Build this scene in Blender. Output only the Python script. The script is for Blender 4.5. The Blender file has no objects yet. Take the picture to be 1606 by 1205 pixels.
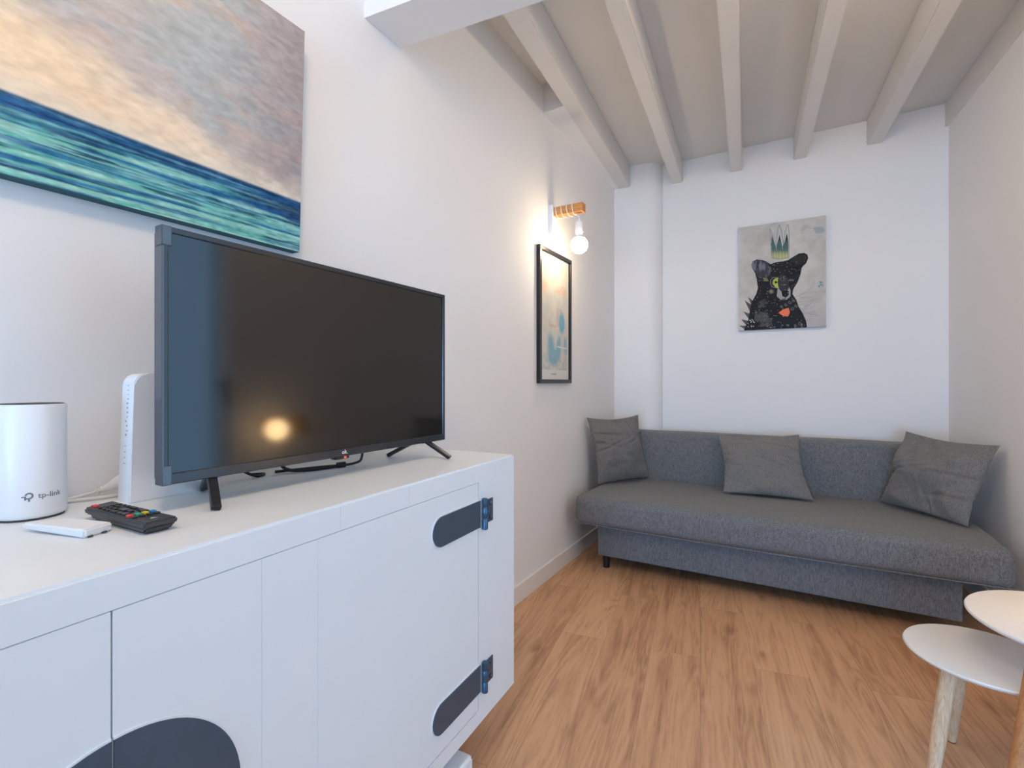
import bpy, bmesh, math, random
import numpy as np
from mathutils import Vector, Matrix, Euler

random.seed(7)
rng = np.random.default_rng(11)
sc = bpy.context.scene
COL = sc.collection
PI = math.pi

# ------------------------------------------------------------------ helpers
def lin(r, g, b):
    f = lambda v: ((v / 255 + 0.055) / 1.055) ** 2.4 if v / 255 > 0.04045 else v / 255 / 12.92
    return (f(r), f(g), f(b), 1)

def obj(name, bm, mats, parent=None, smooth=False, loc=None):
    me = bpy.data.meshes.new(name)
    bmesh.ops.recalc_face_normals(bm, faces=bm.faces)
    bm.to_mesh(me); bm.free()
    o = bpy.data.objects.new(name, me)
    COL.objects.link(o)
    for m in (mats if isinstance(mats, (list, tuple)) else [mats]):
        me.materials.append(m)
    if smooth:
        for p in me.polygons: p.use_smooth = True
        if smooth != True:
            me.set_sharp_from_angle(angle=math.radians(smooth))
    if parent is not None: o.parent = parent
    if loc is not None: o.location = loc
    return o

def tag(o, label, cat, group=None):
    o['label'] = label; o['category'] = cat
    if group: o['group'] = group
    return o

def thing(name, label, cat, loc=(0, 0, 0), rotz=0, group=None):
    o = bpy.data.objects.new(name, None)
    o.empty_display_size = 0.05
    COL.objects.link(o)
    o.location = loc; o.rotation_euler = (0, 0, rotz)
    return tag(o, label, cat, group)

def struct(name, bm, m, smooth=False):
    o = obj(name, bm, m, smooth=smooth); o['kind'] = 'structure'; return o

def add_box(bm, x0, x1, y0, y1, z0, z1, M=None, mat=0, bevel=0, seg=2):
    vs = [bm.verts.new((x, y, z)) for z in (z0, z1) for y in (y0, y1) for x in (x0, x1)]
    fs = []
    for q in ((0, 2, 3, 1), (4, 5, 7, 6), (0, 1, 5, 4), (2, 6, 7, 3), (0, 4, 6, 2), (1, 3, 7, 5)):
        f = bm.faces.new([vs[i] for i in q]); f.material_index = mat; fs.append(f)
    if M is not None:
        for v in vs: v.co = M @ v.co
    if bevel:
        es = list({e for f in fs for e in f.edges})
        bmesh.ops.bevel(bm, geom=es, offset=bevel, segments=seg, affect='EDGES', profile=0.5, clamp_overlap=True)
    return bm

def box(*a, **k):
    return add_box(bmesh.new(), *a, **k)

def add_prism(bm, pts, axis, a0, a1, M=None, mat=0):
    """extrude the polygon pts (2D) along axis between a0 and a1"""
    def P(p, a):
        if axis == 'z': v = Vector((p[0], p[1], a))
        elif axis == 'y': v = Vector((p[0], a, p[1]))
        else: v = Vector((a, p[0], p[1]))
        return M @ v if M is not None else v
    A = [bm.verts.new(P(p, a0)) for p in pts]; B = [bm.verts.new(P(p, a1)) for p in pts]
    n = len(pts)
    for f in ([A[::-1], B] + [[A[i], A[(i + 1) % n], B[(i + 1) % n], B[i]] for i in range(n)]):
        bm.faces.new(f).material_index = mat
    return bm

def add_lathe(bm, prof, seg=32, M=None, mat=0):
    rings = []
    for r, z in prof:
        if r < 1e-6: rings.append([bm.verts.new((0, 0, z))])
        else: rings.append([bm.verts.new((r * math.cos(2 * PI * i / seg), r * math.sin(2 * PI * i / seg), z)) for i in range(seg)])
    for a, b in zip(rings, rings[1:]):
        for i in range(seg):
            j = (i + 1) % seg
            if len(a) == 1 and len(b) == 1: continue
            if len(a) == 1: f = [a[0], b[i], b[j]]
            elif len(b) == 1: f = [a[i], a[j], b[0]]
            else: f = [a[i], a[j], b[j], b[i]]
            bm.faces.new(f).material_index = mat
    for R in (rings[0], rings[-1]):
        if len(R) > 1: bm.faces.new(R).material_index = mat
    if M is not None:
        for R in rings:
            for v in R: v.co = M @ v.co
    return bm

def catmull(pts, n=8):
    P = [Vector(p) for p in pts]; out = []
    for i in range(len(P) - 1):
        p0 = P[max(i - 1, 0)]; p1 = P[i]; p2 = P[i + 1]; p3 = P[min(i + 2, len(P) - 1)]
        for k in range(n):
            t = k / n
            out.append(0.5 * ((2 * p1) + (-p0 + p2) * t + (2 * p0 - 5 * p1 + 4 * p2 - p3) * t * t + (-p0 + 3 * p1 - 3 * p2 + p3) * t ** 3))
    out.append(P[-1]); return out

def add_tube(bm, pts, r, seg=10, smooth=8, mat=0):
    P = catmull(pts, smooth) if smooth else [Vector(p) for p in pts]
    n = len(P); rr = r if callable(r) else (lambda t: r)
    prev = None; rings = []
    for i, p in enumerate(P):
        d = (P[min(i + 1, n - 1)] - P[max(i - 1, 0)]).normalized()
        if prev is None:
            a = Vector((0, 0, 1)) if abs(d.z) < .9 else Vector((1, 0, 0))
            u = d.cross(a).normalized()
        else:
            u = (prev - d * prev.dot(d)).normalized()
        prev = u; w = d.cross(u); R = rr(i / (n - 1))
        rings.append([bm.verts.new(p + (u * math.cos(2 * PI * k / seg) + w * math.sin(2 * PI * k / seg)) * R) for k in range(seg)])
    for a, b in zip(rings, rings[1:]):
        for k in range(seg):
            bm.faces.new([a[k], a[(k + 1) % seg], b[(k + 1) % seg], b[k]]).material_index = mat
    bm.faces.new(rings[0][::-1]).material_index = mat; bm.faces.new(rings[-1]).material_index = mat
    return bm

def text_bm(s, size, depth, M, bend=None):
    """extruded lettering as mesh data; bend maps local (x,y,z) to a point"""
    cu = bpy.data.curves.new('t', 'FONT'); cu.body = s; cu.size = size
    cu.extrude = depth / 2; cu.align_x = 'CENTER'; cu.align_y = 'CENTER'; cu.resolution_u = 3
    o = bpy.data.objects.new('t', cu); COL.objects.link(o)
    dg = bpy.context.evaluated_depsgraph_get()
    me = bpy.data.meshes.new_from_object(o.evaluated_get(dg))
    bm = bmesh.new(); bm.from_mesh(me)
    bpy.data.objects.remove(o); bpy.data.curves.remove(cu); bpy.data.meshes.remove(me)
    for v in bm.verts: v.co = bend(v.co) if bend else M @ v.co
    return bm

# ------------------------------------------------------------------ materials
class NT:
    def __init__(self, name):
        self.m = bpy.data.materials.new(name); self.m.use_nodes = True
        self.t = self.m.node_tree; self.n = self.t.nodes
        self.b = self.n['Principled BSDF']
    def add(self, typ, **k):
        n = self.n.new(typ)
        for a, v in k.items():
            if a.startswith('_'): n.inputs[a[1:].replace('_', ' ')].default_value = v
            else: setattr(n, a, v)
        return n
    def link(self, a, b): self.t.links.new(a, b)
    def math(self, op, a, b=None, c=None, clamp=False):
        n = self.n.new('ShaderNodeMath'); n.operation = op; n.use_clamp = clamp
        for i, v in enumerate((a, b, c)):
            if v is None: continue
            if hasattr(v, 'is_output'): self.link(v, n.inputs[i])
            else: n.inputs[i].default_value = v
        return n.outputs[0]
    def mix(self, fac, a, b, mode='MIX'):
        n = self.n.new('ShaderNodeMix'); n.data_type = 'RGBA'; n.blend_type = mode
        for i, v in ((0, fac), (6, a), (7, b)):
            if hasattr(v, 'is_output'): self.link(v, n.inputs[i])
            else: n.inputs[i].default_value = v
        return n.outputs[2]
    def ramp(self, fac, stops):
        n = self.n.new('ShaderNodeValToRGB'); e = n.color_ramp.elements
        while len(e) < len(stops): e.new(0.5)
        for x, (p, c) in zip(e, stops): x.position = p; x.color = c
        self.link(fac, n.inputs[0]); return n.outputs[0]
    def noise(self, vec, scale, detail=4, rough=.55, dist=0):
        n = self.add('ShaderNodeTexNoise'); n.inputs['Scale'].default_value = scale
        n.inputs['Detail'].default_value = detail; n.inputs['Roughness'].default_value = rough
        n.inputs['Distortion'].default_value = dist
        if vec is not None: self.link(vec, n.inputs['Vector'])
        return n.outputs['Fac']
    def coords(self, kind='Object', scale=(1, 1, 1), rot=(0, 0, 0)):
        c = self.add('ShaderNodeTexCoord'); m = self.add('ShaderNodeMapping')
        m.inputs['Scale'].default_value = scale; m.inputs['Rotation'].default_value = rot
        self.link(c.outputs[kind], m.inputs[0]); return m.outputs[0]
    def bump(self, h, strength=.2, dist=.002):
        n = self.add('ShaderNodeBump'); n.inputs['Strength'].default_value = strength
        n.inputs['Distance'].default_value = dist
        self.link(h, n.inputs['Height']); self.link(n.outputs[0], self.b.inputs['Normal'])
    def color(self, c):
        if hasattr(c, 'is_output'): self.link(c, self.b.inputs['Base Color'])
        else: self.b.inputs['Base Color'].default_value = c
    def set(self, **k):
        for a, v in k.items(): self.b.inputs[a.replace('_', ' ')].default_value = v
        return self

def paint(name, c, rough=.6, spec=.3, amount=.03, scale=9, bump=.12, bscale=140):
    k = NT(name); v = k.coords()
    d = tuple(x * (1 - amount * 2) for x in c[:3]) + (1,)
    k.color(k.mix(k.noise(v, scale, 3), d, c))
    k.bump(k.noise(v, bscale, 3), bump, .001)
    k.set(Roughness=rough, Specular_IOR_Level=spec)
    return k.m

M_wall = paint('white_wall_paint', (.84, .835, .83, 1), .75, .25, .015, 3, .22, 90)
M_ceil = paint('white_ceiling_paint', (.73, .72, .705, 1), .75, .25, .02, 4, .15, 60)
M_trim = paint('cream_trim_paint', (.80, .77, .71, 1), .45, .4, .01)
M_cab = paint('white_brushed_cabinet_paint', (.81, .86, .895, 1), .42, .4, .03, 6, .12, 60)
M_top = M_cab
M_joint = paint('filled_joint', (.66, .70, .73, 1), .6)
M_white = paint('white_plastic', (.86, .86, .87, 1), .35, .5, .01)
M_grille = paint('dark_grille', (.06, .06, .065, 1), .6)
M_black = paint('black_plastic', (.012, .012, .014, 1), .3, .5, .05)
M_remote = paint('charcoal_plastic', (.045, .045, .049, 1), .42, .5, .05)
M_key = paint('black_rubber_key', (.010, .010, .011, 1), .35, .6, .05)
M_logo = paint('grey_logo_print', lin(120, 126, 132), .5)
M_logo_w = paint('white_logo_print', (.8, .8, .8, 1), .5)
M_icon = paint('grey_icon_print', lin(165, 165, 170), .5)
M_cable_w = paint('white_cable', (.78, .76, .74, 1), .45, .4)
M_cable_b = paint('black_cable', (.012, .012, .013, 1), .45, .4)
M_gap = paint('dark_gap', (.02, .025, .035, 1), .9)
M_table = paint('white_lacquer', (.78, .76, .73, 1), .35, .4, .01, 5, .03)
M_side = paint('dark_canvas_side', lin(60, 100, 112), .8)
M_canvas = paint('canvas_side', lin(178, 174, 170), .9)
M_mat = paint('cream_paper', lin(228, 225, 216), .8)

def steel(name, c, rough=.45, metal=.6):
    k = NT(name); v = k.coords()
    d = tuple(x * .7 for x in c[:3]) + (1,)
    k.color(k.mix(k.noise(v, 30, 5, .6), d, c))
    k.bump(k.noise(v, 200, 2), .08, .0005)
    k.set(Roughness=rough, Metallic=metal); return k.m
M_iron = steel('blackened_iron', lin(76, 92, 108), .5, .2)
M_pin = steel('blue_steel', lin(78, 112, 142), .35, .7)
M_chrome = steel('brushed_steel', (.5, .5, .5, 1), .3, .9)

k = NT('red_key'); k.color(lin(225, 60, 50)); k.set(Roughness=.5); M_red = k.m
k = NT('green_key'); k.color(lin(30, 175, 135)); k.set(Roughness=.5); M_green = k.m
k = NT('yellow_key'); k.color(lin(235, 200, 20)); k.set(Roughness=.5); M_yellow = k.m
k = NT('blue_key'); k.color(lin(30, 130, 200)); k.set(Roughness=.5); M_blue = k.m

def wood(name, light, dark, axis=(1, 1, 12), rough=.5):
    k = NT(name); v = k.coords(scale=axis)
    n = k.noise(v, 22, 4, .6, 1.2)
    k.color(k.ramp(n, [(.3, dark), (.65, light)]))
    k.bump(n, .08, .001); k.set(Roughness=rough, Specular_IOR_Level=.35); return k.m
M_ash = wood('pale_ash_wood', lin(226, 205, 178), lin(200, 165, 125), (6, 6, .8))
M_oak = wood('oak_wood', lin(196, 140, 92), lin(165, 110, 66), (6, 6, .6))
M_pine = wood('pine_block_wood', lin(214, 156, 92), lin(188, 122, 62), (1, 6, 6))

# screen: dark glossy panel
k = NT('screen_glass'); k.color((.0045, .004, .004, 1)); k.set(Roughness=.085, Specular_IOR_Level=.8); M_screen = k.m
k = NT('bezel_plastic')
v = k.coords(); k.color(k.mix(k.noise(v, 12, 3), (.018, .021, .026, 1), (.032, .036, .044, 1))); k.set(Roughness=.18, Specular_IOR_Level=.6); M_bezel = k.m
k = NT('protective_film'); k.color((.055, .068, .085, 1)); k.set(Roughness=.14, Specular_IOR_Level=.9)
M_film = k.m

def glass_mat(name, refl=.06):
    m = bpy.data.materials.new(name); m.use_nodes = True; t = m.node_tree; t.nodes.clear()
    o = t.nodes.new('ShaderNodeOutputMaterial'); mx = t.nodes.new('ShaderNodeMixShader')
    a = t.nodes.new('ShaderNodeBsdfTransparent'); g = t.nodes.new('ShaderNodeBsdfGlossy')
    g.inputs['Roughness'].default_value = .05; mx.inputs[0].default_value = refl
    for x, y in ((a.outputs[0], mx.inputs[1]), (g.outputs[0], mx.inputs[2]), (mx.outputs[0], o.inputs[0])): t.links.new(x, y)
    return m
M_pane = glass_mat('clear_pane', .05)

def emit(name, c, s):
    m = bpy.data.materials.new(name); m.use_nodes = True; t = m.node_tree; t.nodes.clear()
    o = t.nodes.new('ShaderNodeOutputMaterial'); e = t.nodes.new('ShaderNodeEmission')
    e.inputs[0].default_value = c; e.inputs[1].default_value = s; t.links.new(e.outputs[0], o.inputs[0]); return m
M_bulb = emit('lit_frosted_bulb', (1, .77, .51, 1), 82)
M_bulb_b = emit('lit_frosted_globe', (1, .66, .32, 1), 24)
M_led = emit('red_led', (1, .12, .05, 1), 1.5)

# grey melange upholstery
def fabric(name, c, mottled=.35, weave=900):
    k = NT(name); v = k.coords()
    n1 = k.noise(k.coords(scale=(1, 1, 1)), 300, 2, .7)
    n2 = k.noise(k.coords(scale=(1, 1, .25)), 190, 2, .7)
    s = k.math('ADD', k.math('MULTIPLY', n1, .6), k.math('MULTIPLY', n2, .4))
    lo = tuple(x * (1 - mottled) for x in c[:3]) + (1,); hi = tuple(min(1, x * (1 + mottled * 1.3)) for x in c[:3]) + (1,)
    base = k.ramp(s, [(.36, lo), (.62, hi)])
    big = k.noise(v, 5, 3)
    k.color(k.mix(k.math('MULTIPLY', big, .25), base, tuple(x * .8 for x in c[:3]) + (1,)))
    k.bump(k.math('ADD', s, k.math('MULTIPLY', k.noise(v, 18, 4), 1.6)), .35, .003)
    k.set(Roughness=.95, Specular_IOR_Level=.15, Sheen_Weight=.15); return k.m
M_sofa = fabric('grey_woven_upholstery', (.150, .156, .162, 1), .45)
M_pillow = fabric('grey_cushion_linen', (.172, .168, .162, 1), .32)

# oak laminate floor: planks run 9 degrees off the left wall
k = NT('oak_laminate_planks')
tc = k.add('ShaderNodeTexCoord'); mp = k.add('ShaderNodeMapping')
mp.inputs['Rotation'].default_value = (0, 0, math.radians(-99)); k.link(tc.outputs['Object'], mp.inputs[0])
v = mp.outputs[0]
br = k.add('ShaderNodeTexBrick'); k.link(v, br.inputs['Vector'])
br.offset = .37; br.inputs['Scale'].default_value = 1; br.inputs['Brick Width'].default_value = 1.28
br.inputs['Row Height'].default_value = .19; br.inputs['Mortar Size'].default_value = .0007
br.inputs['Mortar Smooth'].default_value = 0; br.inputs['Bias'].default_value = 0
br.inputs['Color1'].default_value = (0, 0, 0, 1); br.inputs['Color2'].default_value = (1, 1, 1, 1); br.inputs['Mortar'].default_value = (.5, .5, .5, 1)
plank = br.outputs['Color']
sep = k.add('ShaderNodeSeparateXYZ'); k.link(v, sep.inputs[0])
com = k.add('ShaderNodeCombineXYZ')
pid = k.add('ShaderNodeSeparateColor'); k.link(plank, pid.inputs[0]); pidv = pid.outputs[0]
k.link(k.math('ADD', k.math('MULTIPLY', sep.outputs[0], .085), k.math('MULTIPLY', pidv, 37.0)), com.inputs[0])
k.link(k.math('ADD', sep.outputs[1], k.math('MULTIPLY', pidv, 5.3)), com.inputs[1])
g = com.outputs[0]
cath = k.noise(g, 7.0, 2, .5, 1.0)
rings = k.math('ABSOLUTE', k.math('SUBTRACT', k.math('FRACT', k.math('MULTIPLY', cath, 13)), .5))
fine = k.noise(g, 120, 3, .7)
mid = k.noise(g, 16, 4, .6, .6)
tone = k.math('ADD', k.math('MULTIPLY', mid, .55), k.math('ADD', k.math('MULTIPLY', rings, .22), k.math('MULTIPLY', fine, .30)))
base = k.ramp(tone, [(.32, lin(138, 94, 64)), (.5, lin(208, 162, 124)), (.78, lin(236, 194, 154))])
var = k.mix(.42, base, k.mix(pidv, lin(190, 144, 108), lin(224, 180, 140)))
com2 = k.add('ShaderNodeCombineXYZ')
k.link(k.math('ADD', k.math('MULTIPLY', sep.outputs[0], .38), k.math('MULTIPLY', pidv, 11.0)), com2.inputs[0]); k.link(sep.outputs[1], com2.inputs[1])
vo = k.add('ShaderNodeTexVoronoi'); vo.inputs['Scale'].default_value = 5.2; vo.inputs['Randomness'].default_value = 1
wob = k.add('ShaderNodeVectorMath'); wob.operation = 'ADD'
nz = k.add('ShaderNodeTexNoise'); nz.inputs['Scale'].default_value = 14; k.link(com2.outputs[0], nz.inputs['Vector'])
sc_ = k.add('ShaderNodeVectorMath'); sc_.operation = 'SCALE'; sc_.inputs['Scale'].default_value = .09; k.link(nz.outputs['Color'], sc_.inputs[0])
k.link(com2.outputs[0], wob.inputs[0]); k.link(sc_.outputs[0], wob.inputs[1]); k.link(wob.outputs[0], vo.inputs['Vector'])
knot = k.ramp(vo.outputs['Distance'], [(.02, (1, 1, 1, 1)), (.17, (0, 0, 0, 1))])
knotted = k.mix(k.math('MULTIPLY', knot, .5), var, lin(104, 66, 42))
mort = k.mix(k.math('MULTIPLY', br.outputs['Fac'], .4), knotted, lin(92, 60, 38))
k.color(mort); k.bump(tone, .05, .001); k.set(Roughness=.42, Specular_IOR_Level=.35)
M_floor = k.m

# ------------------------------------------------------------------ painted pictures (numpy brushwork -> point colours)
def vnoise(w, h, sx, sy, seed):
    r = np.random.default_rng(seed); G = r.random((int(sy) + 3, int(sx) + 3))
    X = np.linspace(0, sx, w); Y = np.linspace(0, sy, h)
    xi = X.astype(int); yi = Y.astype(int); fx = X - xi; fy = Y - yi
    fx = fx * fx * (3 - 2 * fx); fy = (fy * fy * (3 - 2 * fy))[:, None]
    a = G[np.ix_(yi, xi)]; b = G[np.ix_(yi, xi + 1)]; c = G[np.ix_(yi + 1, xi)]; d = G[np.ix_(yi + 1, xi + 1)]
    return (a * (1 - fx) + b * fx) * (1 - fy) + (c * (1 - fx) + d * fx) * fy

def fbm(w, h, sx, sy, seed, oct=5, gain=.55):
    o = np.zeros((h, w)); a = 1; t = 0
    for i in range(oct):
        o += a * vnoise(w, h, sx * 2 ** i, sy * 2 ** i, seed + i); t += a; a *= gain
    return o / t

def smooth(a, b, x): t = np.clip((x - a) / (b - a), 0, 1); return t * t * (3 - 2 * t)

def blend(img, mask, c):
    c = np.array(c, float); m = np.clip(mask, 0, 1)[..., None]
    return img * (1 - m) + c * m

def poly_mask(U, V, pts):
    m = np.zeros(U.shape, bool); n = len(pts)
    for i in range(n):
        x0, y0 = pts[i]; x1, y1 = pts[(i + 1) % n]
        if y0 == y1: continue
        c = ((V < y0) != (V < y1)) & (U < (x1 - x0) * (V - y0) / (y1 - y0) + x0)
        m ^= c
    return m.astype(float)

def line_mask(U, V, pts, wd):
    m = np.zeros(U.shape)
    for (x0, y0), (x1, y1) in zip(pts, pts[1:]):
        dx, dy = x1 - x0, y1 - y0; L = dx * dx + dy * dy + 1e-9
        t = np.clip(((U - x0) * dx + (V - y0) * dy) / L, 0, 1)
        d = np.hypot(U - x0 - t * dx, V - y0 - t * dy)
        m = np.maximum(m, np.clip(1.4 - d / wd, 0, 1))
    return m

def picture_mesh(name, img, P, mat, parent):
    """img rows from top; P(u, v) maps u right, v down in 0..1 to a point"""
    h, w = img.shape[:2]
    verts = [P(i / (w - 1), j / (h - 1)) for j in range(h) for i in range(w)]
    faces = [(j * w + i, (j + 1) * w + i, (j + 1) * w + i + 1, j * w + i + 1) for j in range(h - 1) for i in range(w - 1)]
    me = bpy.data.meshes.new(name); me.from_pydata(verts, [], faces)
    a = me.color_attributes.new('paint', 'FLOAT_COLOR', 'POINT')
    c = np.clip(img / 255, 0, 1); c = np.where(c > .04045, ((c + .055) / 1.055) ** 2.4, c / 12.92)
    a.data.foreach_set('color', np.concatenate([c, np.ones((h, w, 1))], 2).astype(np.float32).ravel())
    me.materials.append(mat)
    o = bpy.data.objects.new(name, me); COL.objects.link(o); o.parent = parent
    return o

def picture_mat(name, weave=500, rough=.7, bump=.15):
    k = NT(name); at = k.add('ShaderNodeAttribute'); at.attribute_name = 'paint'
    v = k.coords(); n = k.noise(v, weave, 2)
    k.color(k.mix(.12, at.outputs['Color'], k.mix(n, (0.2, .2, .2, 1), (1, 1, 1, 1)), 'SOFT_LIGHT'))
    k.bump(n, bump, .0006); k.set(Roughness=rough, Specular_IOR_Level=.25); return k.m
M_paint = picture_mat('painted_canvas')
M_print = picture_mat('printed_paper', 200, .6, .03)

# ------------------------------------------------------------------ setting
H_ROOM = 2.735
def right_x(y): return .779 + (3.75 - y) * .075
Y_FRONT = -6.5
struct('floor', box(-1.35, 1.8, Y_FRONT - .1, 3.9, -.1, 0), M_floor)
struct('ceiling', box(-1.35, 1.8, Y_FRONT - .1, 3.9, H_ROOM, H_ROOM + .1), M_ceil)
struct('wall_left', box(-1.32, -1.2, Y_FRONT, 3.85, 0, H_ROOM), M_wall)
struct('wall_back', box(-1.2, .9, 3.75, 3.87, 0, H_ROOM), M_wall)
# right wall with the balcony window opening
W1 = (.42, 1.62, .06, 2.12)
def right_piece(bm, y0, y1, z0, z1):
    add_prism(bm, [(right_x(y0), y0), (right_x(y1), y1), (right_x(y1) + .12, y1), (right_x(y0) + .12, y0)], 'z', z0, z1)
bm = bmesh.new()
right_piece(bm, W1[1], 3.75, 0, H_ROOM); right_piece(bm, Y_FRONT, W1[0], 0, H_ROOM)
right_piece(bm, W1[0], W1[1], 0, W1[2]); right_piece(bm, W1[0], W1[1], W1[3], H_ROOM)
struct('wall_right', bm, M_wall)
# wall behind the viewer with a wide unseen window, put in for frontal fill light
W2 = (-.55, 1.25, .06, 1.75)
bm = bmesh.new()
xr = right_x(Y_FRONT)
for a in ((-1.2, W2[0], 0, H_ROOM), (W2[1], xr, 0, H_ROOM), (W2[0], W2[1], 0, W2[2]), (W2[0], W2[1], W2[3], H_ROOM)):
    add_box(bm, a[0], a[1], Y_FRONT - .12, Y_FRONT, a[2], a[3])
struct('wall_front', bm, M_wall)
# windows: frame + pane
def window(name, M, w, z0, z1, rails):
    t = 0.05
    bm = bmesh.new()
    add_box(bm, 0, w, .03, .08, z0, z0 + t, M); add_box(bm, 0, w, .03, .08, z1 - t, z1, M)
    add_box(bm, 0, t, .03, .08, z0 + t, z1 - t, M); add_box(bm, w - t, w, .03, .08, z0 + t, z1 - t, M)
    for r in rails: add_box(bm, r - .03, r + .03, .03, .08, z0 + t, z1 - t, M)
    o = struct(name, bm, M_white)
    p = obj('pane', box(t, w - t, .052, .056, z0 + t, z1 - t, M), M_pane, o)
    return o
a1 = math.atan2(1, -.075)
MW1 = Matrix.Translation((right_x(W1[0]), W1[0], 0)) @ Matrix.Rotation(a1, 4, 'Z') @ Matrix.Diagonal((1, -1, 1, 1))
w1 = window('window_1', MW1, math.hypot(W1[1] - W1[0], .075 * (W1[1] - W1[0])), W1[2], W1[3], [])
bm = bmesh.new(); add_box(bm, 1.165, 1.185, 0.0, .03, .98, 1.12, MW1); add_box(bm, 1.1, 1.185, -.02, 0, 1.08, 1.1, MW1)
obj('handle', bm, M_chrome, w1)
MW2 = Matrix.Translation((W2[0], Y_FRONT, 0)) @ Matrix.Diagonal((1, -1, 1, 1))
window('fill_window', MW2, W2[1] - W2[0], W2[2], W2[3], [.9])  # unseen window added so cool fill reaches the sofa front

# rounded column boxed into the far left corner
pts = [(-1.2, 3.64), (-.975, 3.64)]
for i in range(1, 9):
    a = -PI / 2 + i * PI / 2 / 8
    pts.append((-.975 + .115 * math.cos(a), 3.755 + .115 * math.sin(a)))
pts += [(-.86, 3.76), (-1.2, 3.76)]
struct('wall_corner', add_prism(bmesh.new(), pts, 'z', 0, H_ROOM), M_wall, smooth=40)

# soffit crossing the room
def soff(x, e): return (1.121 if e == 0 else 1.287) + (x + 1.2) * .1135
struct('trim_1', add_prism(bmesh.new(), [(-1.2, soff(-1.2, 0)), (.99, soff(.99, 0)), (.97, soff(.97, 1)), (-1.2, soff(-1.2, 1))], 'z', 2.275, H_ROOM), M_wall)
# ceiling beams
SL = .0765
def beam(name, xr_, w, y0, y1, zb=2.58):
    f = lambda x, y: (x + (3.75 - y) * SL, y)
    bm = add_prism(bmesh.new(), [f(xr_ - w, y0), f(xr_, y0), f(xr_, y1), f(xr_ - w, y1)], 'z', zb, H_ROOM)
    bmesh.ops.bevel(bm, geom=[e for e in bm.edges], offset=.004, segments=2, affect='EDGES')
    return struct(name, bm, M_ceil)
for i, (x, w) in enumerate([(-1.085, .092), (-.715, .076), (-.317, .078), (.067, .075), (.468, .079)]):
    y0 = soff(x + .17, 1) - .02
    beam('trim_%d' % (i + 2), x, w, y0, 3.645 if i == 0 else 3.752)
# half beam along the right wall
bm = add_prism(bmesh.new(), [(right_x(1.5) - .016, 1.5), (right_x(1.5), 1.5), (right_x(3.75), 3.75), (right_x(3.75) - .016, 3.75)], 'z', 2.60, H_ROOM)
struct('trim_7', bm, M_ceil)
# plaster filling between the first beam and the left wall
f1 = lambda y: -1.085 - .092 + (3.75 - y) * SL
struct('trim_8', add_prism(bmesh.new(), [(-1.2, 2.41), (f1(2.41) + .01, 2.40), (f1(3.64) + .01, 3.64), (-1.2, 3.64)], 'z', 2.583, H_ROOM), M_wall)
# baseboards
struct('baseboard_left', box(-1.2, -1.186, 1.3, 3.64, 0, .093, bevel=.003), M_trim)
struct('baseboard_back', box(-.86, .775, 3.738, 3.752, 0, .093), M_trim)
struct('baseboard_right', add_prism(bmesh.new(), [(right_x(1.7) - .013, 1.7), (right_x(1.7), 1.7), (right_x(3.73), 3.73), (right_x(3.73) - .013, 3.73)], 'z', 0, .093), M_trim)

# ------------------------------------------------------------------ sideboard
e = Vector((.0468, -.9989, 0))
cab = thing('sideboard', 'white painted wooden sideboard with blackened strap hinges and dark round handle plates', 'sideboard', (-.759, 1.321, 0), math.atan2(-.9989, .0468))
LC = 2.11; ZB, ZT = .158, .875
back = lambda u: -(1.193 - .759 + .0468 * u) / .9989     # local y of the rear edge (wall side)
def cab_prism(bm, u0, u1, v0, v1, z0, z1):
    """v0/v1: None = rear edge"""
    q = lambda u, v: (u, back(u) if v is None else v)
    return add_prism(bm, [q(u0, v0), q(u1, v0), q(u1, v1), q(u0, v1)], 'z', z0, z1)
bm = cab_prism(bmesh.new(), 0, LC, None, 0, .826, ZT)
bmesh.ops.bevel(bm, geom=[x for x in bm.edges if min(v.co.z for v in x.verts) > ZT - .01], offset=.004, segments=2, affect='EDGES')
top = obj('top', bm, M_top, cab)
# the front edge of the top carries two scarf joints in the board
for u in (.505, .70): obj('board_joint', box(u, u + .0010, -.001, .0002, .829, .871), M_joint, cab)
bm = bmesh.new()
cab_prism(bm, 0, .21, None, 0, ZB, .826)                 # right stile and side
cab_prism(bm, LC - .21, LC, None, 0, ZB, .826)
cab_prism(bm, .21, LC - .21, None, 0, ZB, .200)          # bottom rail and floor of the carcass
cab_prism(bm, .21, LC - .21, None, -.022, .200, .826)    # dark inside right behind the doors
bmesh.ops.bevel(bm, geom=[x for x in bm.edges if max(v.co.z for v in x.verts) < .19 and (x.verts[0].co - x.verts[1].co).length > .05], offset=.003, segments=2, affect='EDGES')
obj('carcass', bm, M_cab, cab)
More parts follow.
